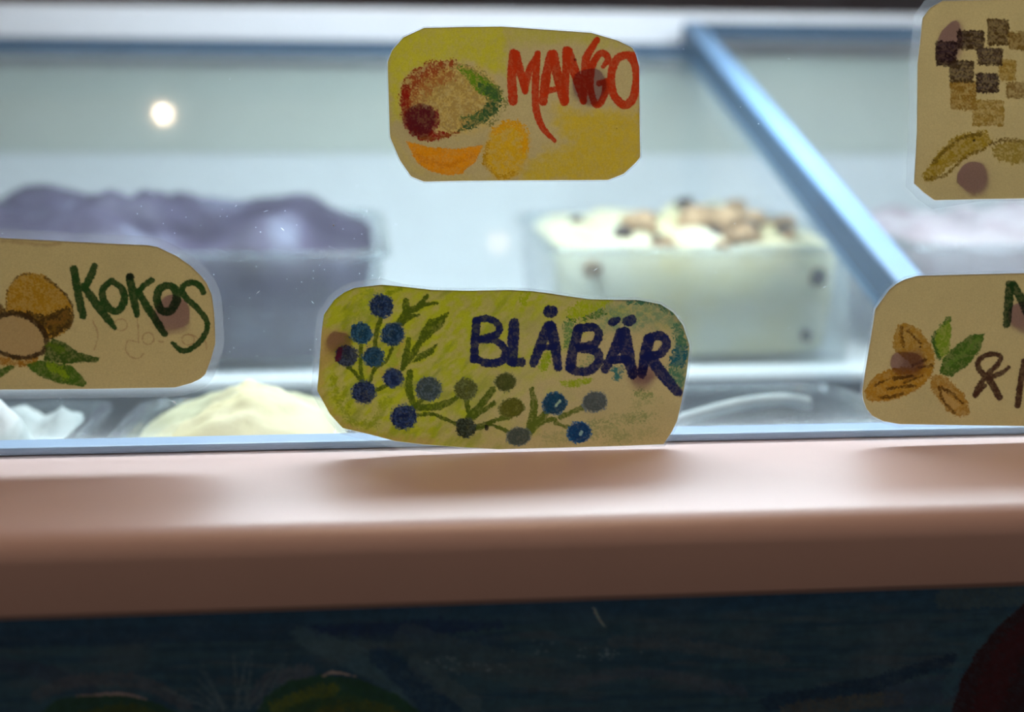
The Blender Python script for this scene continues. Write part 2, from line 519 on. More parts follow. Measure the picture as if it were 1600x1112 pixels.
FZ1 = 1.2 - .106
xv0, xv1 = at_y(196, 640, .60).x, at_y(560, 640, .60).x
tub('small clear front tub of cream ice cream left of the blueberry label', xv0, xv1, .545, .675, FSH, FZ1)
ice('ice_cream', 'heaped cream-yellow ice cream just above the blue lip', xv0, xv1, .545, .675, FSH, FZ1, .015, M['ice_vanilla'], 12, .006, 0, None, 30,
    shape=lambda u, t: -.008 * max(0, -u))
xw1 = at_y(120, 640, .60).x
tub('small clear front tub of white ice cream under the kokos label', xw1 - .13, xw1, .545, .675, FSH, FZ1)
ice('ice_cream', 'lumpy white ice cream at the left edge under the kokos label', xw1 - .13, xw1, .545, .675, FSH, FZ1, .004, M['ice_white'], 15, .020, 0, None, 44)
xe1 = at_y(1300, 610, .66).x
et = tub('empty clear tub right of the blueberry label', xe1 - .17, xe1, .545, .668, FSH, 1.2 - .103)
# pale curved ridge left inside the empty tub
v, f = [], []
N = 18
for i in range(N + 1):
    t = i / N
    px = 1030 + 235 * t
    py = 668 - 44 * math.sin(math.pi * .5 * min(1, t * 1.15)) + (6 * max(0, t - .85) / .15)
    c = at_y(px, py, .60 + .04 * t)
    rad = .0032
    for k in range(6):
        a = 2 * math.pi * k / 6
        v.append(c + Vector((0, rad * math.cos(a), rad * math.sin(a))))
for i in range(N):
    f += [(i * 6 + k, i * 6 + (k + 1) % 6, (i + 1) * 6 + (k + 1) % 6, (i + 1) * 6 + k) for k in range(6)]
mesh_obj('inner_ridge', v, f, M['ice_white'], et, True)

# ------------------------------------------------------------------ hand-drawn sheets: pigment painted per vertex
def vnoise(x, y, s, seed):
    """smooth value noise"""
    x = x / s + seed * 17.13; y = y / s + seed * 9.71
    xi, yi = np.floor(x).astype(np.int64), np.floor(y).astype(np.int64)
    fx, fy = x - xi, y - yi
    fx = fx * fx * (3 - 2 * fx); fy = fy * fy * (3 - 2 * fy)
    def h(a, b):
        n = (a * 374761393 + b * 668265263 + seed * 1442695) & 0x7fffffff
        n = ((n ^ (n >> 13)) * 1274126177) & 0x7fffffff
        return ((n ^ (n >> 16)) & 0xffff) / 65535.0
    return (h(xi, yi) * (1 - fx) + h(xi + 1, yi) * fx) * (1 - fy) + (h(xi, yi + 1) * (1 - fx) + h(xi + 1, yi + 1) * fx) * fy
def fbm(x, y, s, seed):
    return (vnoise(x, y, s, seed) + .5 * vnoise(x, y, s / 2, seed + 1) + .25 * vnoise(x, y, s / 4, seed + 2)) / 1.75
def sstep(a, b, x):
    t = np.clip((x - a) / (b - a), 0, 1)
    return t * t * (3 - 2 * t)
def smooth_path(p, n=10):
    p = np.array(p, float)
    if len(p) < 3: return p
    q = np.vstack([2 * p[0] - p[1], p, 2 * p[-1] - p[-2]])
    out = []
    for i in range(1, len(q) - 2):
        for k in range(n):
            t = k / n
            out.append(.5 * ((2 * q[i]) + (-q[i - 1] + q[i + 1]) * t + (2 * q[i - 1] - 5 * q[i] + 4 * q[i + 1] - q[i + 2]) * t * t + (-q[i - 1] + 3 * q[i] - 3 * q[i + 1] + q[i + 2]) * t ** 3))
    out.append(p[-1])
    return np.array(out)

class Sheet:
    """a drawn sheet; X, Y are sheet coordinates in the drawing's own units"""
    def __init__(s, X, Y, base, seed=1):
        s.X, s.Y = X, Y
        s.c = np.empty(X.shape + (3,)); s.c[...] = base
        s.part = np.zeros(X.shape, np.int32)
        s.names = ['paper']
        s.seed = seed
        s.ox = s.oy = 0.0; s.k = 1.0
    def frame(s, ox, oy, k): s.ox, s.oy, s.k = ox, oy, k
    def T(s, pts): return [(s.ox + x / s.k, s.oy + y / s.k) for x, y in pts]
    def _blend(s, sl, a, col, part, thr=.45):
        a = np.clip(a, 0, 1)
        s.c[sl] = s.c[sl] * (1 - a[..., None]) + np.asarray(col) * a[..., None]
        if part:
            if part not in s.names: s.names.append(part)
            s.part[sl] = np.where(a > thr, s.names.index(part), s.part[sl])
    def _win(s, x0, x1, y0, y1):
        cols = np.where((s.X[:, 0] >= x0) & (s.X[:, 0] <= x1))[0]
        if len(cols) == 0: return None
        return slice(cols[0], cols[-1] + 1)
    def _grain(s, X, Y, d, edge, grain, seed):
        """turns a signed distance (negative inside) into crayon coverage"""
        j = (vnoise(X, Y, 2.1, seed) - .5) * 2 * edge + (vnoise(X, Y, 7, seed + 5) - .5) * .8 * edge
        a = 1 - sstep(-.7, .9, d + j)
        if grain:
            a = a * (1 - grain * sstep(.35, .75, .6 * vnoise(X, Y, 2.0, seed + 3) + .4 * vnoise(X, Y, 5.5, seed + 4)))
        return a
    def stroke(s, pts, r, col, part=None, edge=.8, grain=.12, smooth=True, soft=0, alpha=1, raw=False):
        s.seed += 1
        p = np.array(pts if raw else s.T(pts), float)
        r = r if raw else (np.array(r) / s.k)
        if smooth: p = smooth_path(p)
        r = np.asarray(r, float)
        rm = float(np.max(r))
        m = rm + 4 + edge * 2 + soft
        w = s._win(p[:, 0].min() - m, p[:, 0].max() + m, 0, 0)
        if w is None: return
        X, Y = s.X[w], s.Y[w]
        if len(p) == 1: p = np.vstack([p, p + .01])
        rad = np.full(len(p), float(r)) if r.ndim == 0 else np.interp(np.linspace(0, 1, len(p)), np.linspace(0, 1, len(r)), r)
        d = np.full(X.shape, 1e9)
        for i in range(len(p) - 1):
            ax, ay = p[i]; bx, by = p[i + 1]
            L = (bx - ax) ** 2 + (by - ay) ** 2 + 1e-9
            t = np.clip(((X - ax) * (bx - ax) + (Y - ay) * (by - ay)) / L, 0, 1)
            d = np.minimum(d, np.hypot(X - ax - t * (bx - ax), Y - ay - t * (by - ay)) - (rad[i] * (1 - t) + rad[i + 1] * t))
        a = s._grain(X, Y, d, edge, grain, s.seed) if not soft else (1 - sstep(-soft, soft, d + (vnoise(X, Y, 6, s.seed) - .5) * soft)) * (1 - grain * vnoise(X, Y, 2.2, s.seed + 3))
        s._blend(w, a * alpha, col, part)
    def blob(s, cx, cy, rx, ry, col, part=None, rot=0, **kw):
        a = np.linspace(0, 2 * np.pi, 33)[:-1]
        c, sn = math.cos(R(rot)), math.sin(R(rot))
        pts = [(cx + rx * math.cos(t) * c - ry * math.sin(t) * sn, cy + rx * math.cos(t) * sn + ry * math.sin(t) * c) for t in a]
        s.fill(pts, col, part, **kw)
    def ring(s, cx, cy, rx, ry, r, col, part=None, **kw):
        a = np.linspace(0, 2 * np.pi, 30)
        s.stroke([(cx + rx * math.cos(t), cy + ry * math.sin(t)) for t in a], r, col, part, smooth=False, **kw)
    def fill(s, pts, col, part=None, edge=.8, grain=.15, soft=0, alpha=1, smooth=False):
        s.seed += 1
        p = np.array(s.T(pts), float)
        if smooth:
            p = smooth_path(np.vstack([p, p[:1]]), 6)[:-1]
        m = 4 + 2 * edge + 2 * soft
        w = s._win(p[:, 0].min() - m, p[:, 0].max() + m, 0, 0)
        if w is None: return
        X, Y = s.X[w], s.Y[w]
        d = np.full(X.shape, 1e9); inside = np.zeros(X.shape, bool)
        n = len(p)
        for i in range(n):
            ax, ay = p[i]; bx, by = p[(i + 1) % n]
            L = (bx - ax) ** 2 + (by - ay) ** 2 + 1e-9
            t = np.clip(((X - ax) * (bx - ax) + (Y - ay) * (by - ay)) / L, 0, 1)
            d = np.minimum(d, np.hypot(X - ax - t * (bx - ax), Y - ay - t * (by - ay)))
            if ay != by:
                inside ^= ((ay > Y) != (by > Y)) & (X < (bx - ax) * (Y - ay) / (by - ay) + ax)
        d = np.where(inside, -d, d)
        if soft:
            a = (1 - sstep(-soft, soft, d + (vnoise(X, Y, 7, s.seed) - .5) * soft)) * (1 - grain * sstep(.3, .8, .5 * vnoise(X, Y, 2.2, s.seed + 3) + .5 * vnoise(X, Y, 6, s.seed + 4)))
        else:
            a = s._grain(X, Y, d, edge, grain, s.seed)
        s._blend(w, a * alpha, col, part)
    def wash(s, col, a):
        s.c = s.c * (1 - a[..., None]) + np.asarray(col) * a[..., None]

def outline_spans(poly, step):
    """columns across a closed outline: x, top y, bottom y"""
    p = np.array(poly, float)
    x0, x1 = p[:, 0].min(), p[:, 0].max()
    xs = np.linspace(x0 + .02, x1 - .02, int((x1 - x0) / step) + 1)
    top = np.full(len(xs), 1e9); bot = np.full(len(xs), -1e9)
    n = len(p)
    for i in range(n):
        ax, ay = p[i]; bx, by = p[(i + 1) % n]
        if ax == bx: continue
        lo, hi = min(ax, bx), max(ax, bx)
        k = (xs >= lo) & (xs <= hi)
        y = ay + (by - ay) * (xs[k] - ax) / (bx - ax)
        top[k] = np.minimum(top[k], y); bot[k] = np.maximum(bot[k], y)
    return xs, top, bot

def grid_parts(sheet, P, thick, back_n, mat, parent, edge_col, base_name='paper'):
    """split the painted grid into one mesh per drawn element (paper, lettering, drawings)"""
    nx, ny = sheet.X.shape
    V = P.reshape(-1, 3)
    C = sheet.c.reshape(-1, 3)
    ids = np.arange(nx * ny).reshape(nx, ny)
    q = np.stack([ids[:-1, :-1], ids[:-1, 1:], ids[1:, 1:], ids[1:, :-1]], -1).reshape(-1, 4)
    fp = sheet.part[:-1, :-1].reshape(-1)
    off = np.array(parent.location)
    if parent.parent: off = off + np.array(parent.parent.location)
    for pi, pname in enumerate(sheet.names):
        qs = q[fp == pi]
        if len(qs) < 30: continue
        v, c = V, C
        if pi == 0 and thick:
            ring = np.concatenate([ids[:, 0], ids[-1, 1:], ids[-2::-1, -1], ids[0, -2:0:-1]])
            bv = V[ring] - np.array(back_n) * thick
            nb = len(V)
            v = np.vstack([V, bv]); c = np.vstack([C, np.tile(edge_col, (len(bv), 1))])
            k = np.arange(len(ring)); k2 = (k + 1) % len(ring)
            qs = np.vstack([qs, np.stack([ring, ring[k2], nb + k2, nb + k], -1)])
        used, inv = np.unique(qs.reshape(-1), return_inverse=True)
        vv = v[used] - off; cc = c[used]; qq = inv.reshape(-1, 4)
        me = bpy.data.meshes.new(pname)
        me.vertices.add(len(vv)); me.vertices.foreach_set('co', vv.astype(np.float32).ravel())
        me.loops.add(len(qq) * 4); me.loops.foreach_set('vertex_index', qq.astype(np.int32).ravel())
        me.polygons.add(len(qq)); me.polygons.foreach_set('loop_start', np.arange(0, len(qq) * 4, 4, dtype=np.int32))
        at = me.attributes.new('pigment', 'FLOAT_COLOR', 'POINT')
        at.data.foreach_set('color', np.hstack([np.clip(cc, 0.002, .97), np.ones((len(cc), 1))]).astype(np.float32).ravel())
        me.update(calc_edges=True)
        me.materials.append(mat)
        o = bpy.data.objects.new(base_name if pi == 0 else pname, me)
        COL.objects.link(o); o.parent = parent

PAPER_SEEN = lin((172, 146, 92))
PAPER_ALB = np.array((.43, .295, .118))
def ink(r, g, b):
    """colour as it looks on the lit sheet -> pigment of the sheet"""
    return np.maximum(lin((r, g, b)) - .010, .0015) / PAPER_SEEN * PAPER_ALB
LAB_OFF = .0016
def label_sheet(name, label, outline, draw, dots, film=(5, 5), step=.9, seed=1):
    ol = np.array(outline, float)
    cx, by = (ol[:, 0].min() + ol[:, 0].max()) / 2, ol[:, 1].max()
    root = empty(name, on_glass(cx, by, LAB_OFF))
    tag(root, label, 'label', 'hand-drawn flavour labels on the glass')
    xs, top_, bot = outline_spans(outline, step)
    ny = int((bot - top_).max() / step) + 1
    t = np.linspace(0, 1, ny)
    X = np.repeat(xs[:, None], ny, 1)
    Y = top_[:, None] + (bot - top_)[:, None] * t[None]
    sh = Sheet(X, Y, PAPER_ALB, seed)
    m = fbm(X, Y, 60, seed + 40)
    sh.c *= (1 + (m - .5) * .14)[..., None]
    draw(sh)
    rim = np.zeros(X.shape); rim[0] = rim[-1] = rim[:, 0] = rim[:, -1] = .75      # pale rim: the cut edge, with its highlight painted in
    sh.wash((.80, .80, .74), rim)
    P = plane_grid(X, Y, G0 + G_N * LAB_OFF, G_N)
    grid_parts(sh, P, .0004, G_N, M['paper'], root, (.85, .84, .78))
    # clear laminate margin around the sheet
    c = ol.mean(0)
    n = len(ol)
    area = 0.0
    for i in range(n):
        area += ol[i, 0] * ol[(i + 1) % n, 1] - ol[(i + 1) % n, 0] * ol[i, 1]
    sg = 1 if area > 0 else -1
    outer = []
    for i in range(n):
        e1 = ol[i] - ol[i - 1]; e2 = ol[(i + 1) % n] - ol[i]
        n1 = np.array((e1[1], -e1[0])) / (np.hypot(*e1) + 1e-6) * sg
        n2 = np.array((e2[1], -e2[0])) / (np.hypot(*e2) + 1e-6) * sg
        nn = n1 + n2; nn /= np.hypot(*nn) + 1e-6
        wd = film[0] if nn[0] < 0 else film[1]
        outer.append(ol[i] + nn * wd)
    outer = np.array(outer)
    v = [on_glass(x, y, LAB_OFF - .0002) for x, y in ol] + [on_glass(x, y, LAB_OFF - .0002) for x, y in outer]
    v += [on_glass(x, y, LAB_OFF - .0006) for x, y in outer]
    f = []
    for i in range(n):
        j = (i + 1) % n
        f.append((i, j, n + j, n + i)); f.append((n + i, n + j, 2 * n + j, 2 * n + i))
    mesh_obj('laminate_film', v, f, M['film'], root)
    for (x, y, rx, ry, rot) in dots:
        v, f = [], []
        ns, nr = 20, 4
        for lay, hh in ((0, LAB_OFF - .0003), (1, .0001)):
            for k in range(ns):
                a = 2 * math.pi * k / ns
                w = 1 + .04 * math.sin(3 * a + x) + .03 * math.sin(5 * a + y)
                px, py = rx * math.cos(a) * w, ry * math.sin(a) * w
                c_, s_ = math.cos(R(rot)), math.sin(R(rot))
                v.append(on_glass(x + px * c_ - py * s_, y + px * s_ + py * c_, hh))
        f = [(k, (k + 1) % ns, ns + (k + 1) % ns, ns + k) for k in range(ns)] + [tuple(range(ns)), tuple(range(2 * ns - 1, ns - 1, -1))]
        mesh_obj('adhesive_dot', v, f, M['tack'], root)
    return root

def TR(ox, oy, k, pts): return [(ox + x / k, oy + y / k) for x, y in pts]

# ---- MANGO
def draw_mango(s):
    X, Y = s.X, s.Y
    s.frame(590, 30, 3.721)
    yel = ink(176, 160, 22)
    s.fill([(40, 90), (250, 30), (748, 20), (748, 330), (650, 310), (560, 250), (420, 235), (280, 260), (170, 330), (130, 420), (140, 580), (90, 590), (60, 300)], yel, None, soft=9, grain=.35, alpha=.85)
    s.fill([(748, 20), (1250, 60), (1490, 190), (1300, 150), (1050, 130), (748, 150)], ink(166, 150, 48), None, soft=12, grain=.3, alpha=.7)
    s.fill([(1050, 500), (1200, 530), (1540, 540), (1540, 830), (1340, 950), (850, 950), (830, 880), (960, 780), (1130, 710), (1020, 610)], ink(186, 150, 22), None, soft=14, grain=.3, alpha=.85)
    s.fill([(60, 640), (200, 900), (500, 950), (900, 950), (560, 925), (300, 910), (200, 840)], ink(182, 152, 70), None, soft=10, alpha=.5)
    p = 'mango_drawing'
    s.blob(430, 465, 285, 212, ink(184, 146, 66), p, soft=10, grain=.5, alpha=.75)
    s.blob(420, 450, 270, 200, ink(120, 80, 34), p, edge=5, grain=1.0, alpha=.45)
    s.stroke([(440, 255), (300, 295), (200, 380), (165, 470)], [20, 46, 52, 40], ink(140, 66, 36), p, edge=4, grain=.75)
    s.stroke([(420, 330), (320, 370), (250, 440), (210, 520)], [30, 40, 40, 30], ink(150, 84, 40), p, edge=5, grain=.9, alpha=.8)
    s.stroke([(165, 400), (160, 520), (200, 620), (290, 675), (400, 672)], [18, 26, 40, 34, 14], ink(128, 34, 28), p, edge=3, grain=.35)
    s.blob(265, 585, 95, 80, ink(120, 40, 38), p, edge=5, grain=.45)
    s.stroke([(255, 690), (360, 690), (470, 655)], 8, ink(130, 70, 34), p, edge=3, grain=.6)
    s.stroke([(480, 285), (560, 340), (640, 410), (690, 450)], [16, 34, 44, 30], ink(92, 120, 30), p, edge=4, grain=.55)
    s.stroke([(600, 390), (680, 440), (660, 520), (590, 580), (480, 640)], [20, 42, 40, 34, 12], ink(58, 82, 46), p, edge=5, grain=.5)
    s.stroke([(520, 275), (620, 330), (720, 440), (740, 520), (650, 620)], 9, ink(110, 105, 50), p, edge=5, grain=.95, alpha=.8)
    s.stroke([(480, 580), (600, 560)], 12, ink(70, 92, 46), p, edge=4, grain=.6)
    s.fill([(165, 710), (300, 742), (450, 755), (612, 735), (575, 825), (480, 902), (400, 908), (310, 885), (230, 835)], ink(206, 126, 14), 'fruit_slice_drawing', edge=1.6, grain=.2)
    s.stroke([(220, 790), (400, 850), (560, 790)], 12, ink(186, 104, 12), 'fruit_slice_drawing', edge=4, grain=.6, alpha=.6)
    s.blob(750, 765, 128, 165, ink(194, 144, 34), 'seed_drawing', rot=15, soft=7, grain=.4)
    s.stroke([(690, 650), (780, 600), (850, 650), (850, 760)], 22, ink(200, 136, 20), 'seed_drawing', edge=5, grain=.5)
    s.stroke([(640, 720), (625, 830), (700, 910), (800, 900)], 10, ink(172, 124, 30), 'seed_drawing', edge=5, grain=.7)
    s.frame(780, 50, 6.178)
    c = ink(168, 50, 26); L = 'lettering'
    kw = dict(edge=.7, grain=.12)
    for pts, r in (([(140, 210), (122, 440), (135, 665)], [46, 44, 46]), ([(160, 210), (200, 370), (250, 570)], [40, 40, 32]), ([(250, 560), (290, 370), (375, 205)], [30, 36, 26]),
                   ([(370, 210), (355, 400), (350, 650), (368, 800), (425, 930), (535, 1050)], [30, 36, 36, 34, 30, 18]),
                   ([(500, 215), (450, 450), (425, 670)], [42, 46, 42]), ([(520, 215), (565, 430), (628, 670)], [46, 46, 44]), ([(455, 575), (560, 545)], 28),
                   ([(650, 180), (642, 440), (640, 670)], [42, 36, 34]), ([(665, 185), (735, 400), (812, 670)], [42, 48, 30]), ([(815, 670), (830, 360), (850, 230), (945, 75)], [30, 42, 40, 30]),
                   ([(1005, 330), (1050, 270), (1020, 210), (955, 225), (895, 340), (882, 520), (915, 670), (960, 700), (1015, 610), (1035, 480)], [22, 34, 34, 34, 34, 32, 34, 34, 34, 34]), ([(1035, 480), (965, 497)], 30),
                   ([(1300, 225), (1240, 220), (1150, 250), (1095, 350), (1082, 500), (1120, 630), (1210, 705), (1290, 640), (1325, 480), (1318, 330), (1270, 240)], [36, 36, 40, 40, 38, 38, 42, 42, 40, 40, 42])):
        s.stroke(pts, r, c, L, **kw)
    s.blob(735, 270, 14, 14, ink(110, 30, 24), L)
    s.blob(1135, 928, 5, 5, ink(60, 40, 20), None)

label_sheet('flavour_label', 'yellow hand-drawn label reading MANGO in red, highest in the middle',
    TR(590, 30, 3.721, [(270, 50), (480, 45), (720, 42), (1000, 62), (1240, 78), (1400, 125), (1480, 165), (1500, 200), (1522, 280), (1520, 540), (1528, 800), (1500, 835), (1430, 900), (1340, 935), (800, 938), (500, 940), (270, 945), (195, 915), (130, 820), (72, 685), (65, 480), (58, 250), (85, 180), (150, 105)]),
    draw_mango, [(657, 185, 24, 25, 0), (921, 133, 27, 28, 0)], film=(2.2, 2.2), seed=3)

# ---- BLÅBÄR
def draw_blabar(s):
    X, Y = s.X, s.Y
    n = fbm(X, Y, 26, 61)
    n2 = fbm(X + Y * .6, Y, 9, 71)
    g = (1 - sstep(.35, .85, (X - 500) / 560 + (Y - 560) / 700 + (n - .5) * .5)) * (.45 + .55 * sstep(.25, .7, n2))
    s.wash(ink(160, 156, 26), np.clip(g * .95, 0, .92))
    g2 = (1 - sstep(.3, .8, (X - 500) / 560)) * sstep(.5, .8, fbm(X * .9 + Y * .8, (Y - X * .4) * .35, 15, 83))
    s.wash(ink(118, 126, 16), g2 * .55)
    s.frame(480, 430, 3.971)
    tan = ink(172, 134, 74)
    s.fill([(60, 330), (240, 350), (250, 430), (190, 440), (150, 560), (60, 600)], tan, None, soft=8, alpha=.8)
    s.stroke([(75, 620), (110, 800), (220, 925), (480, 1010), (760, 1040)], 22, tan, None, soft=8, alpha=.7)
    s.stroke([(160, 640), (190, 780), (290, 910), (420, 925)], 18, ink(128, 132, 18), None, edge=5, grain=.6, alpha=.7)
    s.stroke([(230, 700), (260, 860)], 14, ink(128, 132, 18), None, edge=5, grain=.6, alpha=.6)
    s.stroke([(430, 880), (470, 800), (520, 760)], 16, ink(128, 132, 18), None, edge=6, grain=.6, alpha=.6)
    s.stroke([(560, 460), (530, 560)], 34, ink(140, 145, 20), None, edge=5, grain=.5, alpha=.7)
    s.stroke([(400, 130), (350, 230), (330, 280)], 40, ink(135, 140, 40), None, edge=8, grain=.6, alpha=.6)
    s.stroke([(820, 720), (860, 740)], 34, ink(120, 120, 40), None, soft=6, alpha=.5)
    for pts in ([(380, 440), (390, 560), (380, 600)], [(440, 560), (480, 620), (560, 570)], [(600, 400), (560, 500)]):
        s.stroke(pts, 12, tan, None, soft=4, alpha=.6)
    s.frame(780, 430, 3.972)
    teal = ink(98, 122, 82)
    s.fill([(600, 210), (760, 150), (1000, 170), (1120, 260), (1190, 440), (1140, 700), (1080, 640), (1090, 330), (960, 320), (860, 340), (640, 330)], teal, None, soft=14, grain=.7, alpha=.8)
    s.fill([(400, 280), (470, 290), (450, 450), (395, 460)], ink(92, 116, 58), None, edge=4, grain=.6)
    s.stroke([(450, 270), (560, 255), (640, 230)], 22, ink(70, 100, 40), None, edge=5, grain=.7)
    s.stroke([(820, 160), (960, 170), (1090, 240)], 20, ink(62, 98, 70), None, edge=5, grain=.75)
    s.fill([(1060, 500), (1110, 430), (1170, 440), (1160, 560), (1060, 570)], ink(30, 82, 84), None, edge=5, grain=.35)
    s.stroke([(1110, 320), (1130, 420)], 34, ink(66, 100, 70), None, edge=6, grain=.7)
    s.stroke([(1070, 600), (1110, 640)], 44, ink(70, 104, 74), None, edge=7, grain=.7)
    s.fill([(410, 220), (520, 150), (700, 150), (640, 200), (540, 250), (440, 280)], ink(146, 148, 18), None, edge=4, grain=.45)
    s.stroke([(150, 160), (170, 110)], 22, ink(146, 148, 18), None, edge=5, grain=.6)
    s.stroke([(270, 570), (300, 500)], 26, ink(132, 140, 16), None, edge=4, grain=.4)
    s.stroke([(390, 665), (460, 670), (560, 650)], [14, 26, 14], ink(136, 142, 20), None, edge=3, grain=.4)
    s.stroke([(715, 590), (750, 590), (725, 640)], 18, ink(56, 100, 88), None, edge=4, grain=.55)
    s.stroke([(640, 350), (560, 540), (520, 560)], 18, ink(110, 122, 72), None, edge=6, grain=.8, alpha=.7)
    for pts, r, a in (([(860, 740), (930, 745)], 24, .8), ([(560, 920), (760, 880), (980, 870)], 16, .5), ([(810, 900), (890, 880)], 26, .6), ([(560, 980), (660, 950), (760, 990)], 40, .5), ([(700, 1030), (950, 960)], 36, .35), ([(300, 1010), (420, 1000)], 30, .4), ([(840, 810), (990, 770)], 16, .4)):
        s.stroke(pts, r, ink(112, 118, 62), None, edge=7, grain=.9, alpha=a)
    # sprigs and berries
    stem = ink(74, 84, 28); P = 'sprig_drawing'; B = 'berry_drawing'
    s.frame(480, 430, 3.971)
    for pts, r in (([(460, 260), (432, 350), (420, 450)], 15), ([(335, 430), (330, 560), (345, 665)], 13), ([(530, 440), (490, 530), (420, 580), (385, 670)], 11), ([(250, 565), (310, 620), (350, 680)], 13), ([(425, 715), (500, 680)], 12),
                   ([(575, 285), (620, 230), (690, 195), (745, 128)], [22, 22, 20, 12]), ([(612, 160), (618, 225)], [20, 24]), ([(680, 205), (740, 180), (808, 174)], [14, 14, 8]), ([(590, 300), (640, 260), (695, 246)], [16, 15, 6]),
                   ([(630, 395), (615, 480), (590, 580)], [14, 22, 14]), ([(590, 580), (650, 500), (690, 430)], [12, 18, 22]),
                   ([(640, 600), (630, 700), (665, 815)], [18, 24, 18]), ([(665, 815), (740, 745)], 14), ([(670, 822), (800, 815), (870, 790), (935, 755)], [20, 24, 22, 12]), ([(690, 868), (780, 860), (850, 890), (930, 920)], 11),
                   ([(985, 760), (1005, 870)], 15), ([(1005, 880), (1080, 800), (1150, 710)], 22), ([(1030, 885), (1160, 790)], 14), ([(1040, 945), (1180, 895), (1240, 880)], 14), ([(1040, 960), (1140, 930), (1231, 965)], 9)):
        s.stroke(pts, r, stem, P, edge=1.2, grain=.25)
    s.fill([(675, 450), (700, 350), (760, 275), (885, 225), (835, 320), (750, 395)], stem, P, edge=1.4, grain=.3)
    s.fill([(640, 545), (690, 490), (808, 425), (775, 490), (700, 530)], stem, P, edge=1.4, grain=.3)
    s.stroke([(505, 115), (578, 84)], 13, ink(124, 128, 28), P, edge=2, grain=.5)
    for x, y, r, c in ((460, 190, 74, (28, 48, 74)), (335, 360, 68, (28, 66, 82)), (530, 365, 74, (34, 58, 78)), (243, 500, 70, (46, 50, 62)), (412, 506, 66, (26, 62, 78)), (535, 636, 63, (30, 46, 72)), (350, 726, 73, (30, 44, 70)), (752, 705, 78, (66, 76, 72)), (985, 705, 70, (88, 88, 40)), (600, 880, 80, (28, 44, 72)), (985, 945, 63, (46, 50, 36))):
        c = tuple(int(q * .82) for q in c)
        s.blob(x, y, r * 1.05, r, ink(*[q + 30 for q in c]), B, edge=3, grain=.55)
        s.blob(x, y, r * .93, r * .9, ink(*c), B, edge=2.0, grain=.28)
        for q in (.75, .45):
            s.ring(x + 4, y, r * q, r * q * .95, 5, ink(*[min(255, k + 40) for k in c]), B, edge=2.5, grain=.8, alpha=.6)
    s.stroke([(205, 460), (185, 520)], 16, ink(84, 30, 44), B, edge=2, grain=.3)
    s.blob(1112, 945, 14, 18, ink(26, 26, 22), P)
    s.frame(780, 430, 3.972)
    for pts, r in (([(0, 895), (60, 885)], 10), ([(0, 940), (70, 975)], 10), ([(203, 705), (215, 830), (185, 970)], [14, 24, 26]), ([(195, 940), (300, 845)], 20), ([(190, 965), (260, 910), (350, 890)], [24, 20, 12]), ([(380, 880), (460, 845), (530, 815)], 15), ([(350, 915), (400, 935), (445, 945)], 12)):
        s.stroke(pts, r, ink(86, 92, 34), P, edge=1.4, grain=.3)
    for x, y, rx, ry, c in ((40, 662, 66, 58, (88, 88, 44)), (78, 823, 82, 62, (104, 98, 38)), (344, 795, 77, 70, (32, 70, 88)), (595, 785, 80, 64, (92, 94, 84)), (120, 1000, 76, 58, (84, 88, 74)), (495, 975, 74, 66, (18, 70, 102))):
        c = tuple(int(q * .86) for q in c)
        s.blob(x, y, rx * 1.04, ry * 1.04, ink(*[q + 26 for q in c]), B, rot=-12, edge=2.6, grain=.5)
        s.blob(x, y, rx * .92, ry * .92, ink(*c), B, rot=-12, edge=1.8, grain=.25)
        for q in (.78, .5, .25):
            s.ring(x, y, rx * q, ry * q, 4, ink(*[max(10, k - 22) for k in c]), B, edge=2, grain=.5, alpha=.5)
    s.stroke([(350, 810), (375, 780)], 7, ink(150, 160, 120), B, edge=1); s.stroke([(505, 985), (512, 970)], 7, ink(130, 150, 130), B, edge=1)
    # letters
    c = ink(24, 34, 66); L = 'lettering'; kw = dict(edge=1.1, grain=.13)
    s.frame(480, 430, 3.971)
    for pts, r in (([(1050, 285), (1042, 400), (1035, 520)], 26), ([(1050, 278), (1120, 268), (1190, 310), (1175, 365), (1080, 395)], 22), ([(1075, 400), (1170, 405), (1228, 465), (1205, 530), (1120, 545), (1040, 510)], [22, 22, 24, 26, 26, 22])):
        s.stroke(pts, r, c, L, **kw)
    s.frame(780, 430, 3.972)
    for pts, r in (([(92, 300), (86, 420), (80, 535)], 34), ([(80, 538), (140, 538)], 28),
                   ([(305, 318), (260, 420), (212, 545)], [34, 32, 26]), ([(320, 315), (345, 430), (365, 570)], [34, 34, 26]), ([(255, 450), (340, 440)], 20),
                   ([(490, 335), (460, 460), (440, 570)], 32), ([(490, 330), (580, 322), (620, 365), (590, 425), (500, 445)], 26), ([(500, 452), (600, 470), (618, 535), (560, 590), (490, 598), (440, 575)], 28),
                   ([(755, 360), (715, 470), (655, 585)], [34, 34, 26]), ([(775, 358), (795, 480), (830, 615)], [40, 44, 30]), ([(700, 525), (790, 520)], 26),
                   ([(930, 395), (905, 500), (885, 615)], [34, 36, 26]), ([(930, 390), (1000, 372), (1038, 420), (1005, 480), (920, 505)], 28), ([(930, 500), (1010, 610), (1110, 725)], [34, 38, 28])):
        s.stroke(pts, r, c, L, **kw)
    s.blob(318, 225, 47, 37, c, L, edge=1.2); s.blob(715, 286, 42, 26, c, L, rot=-25, edge=1.2); s.blob(808, 281, 46, 34, c, L, rot=-12, edge=1.2)
    s.stroke([(870, 640), (960, 635)], 10, ink(118, 84, 72), None, soft=5, alpha=.5)

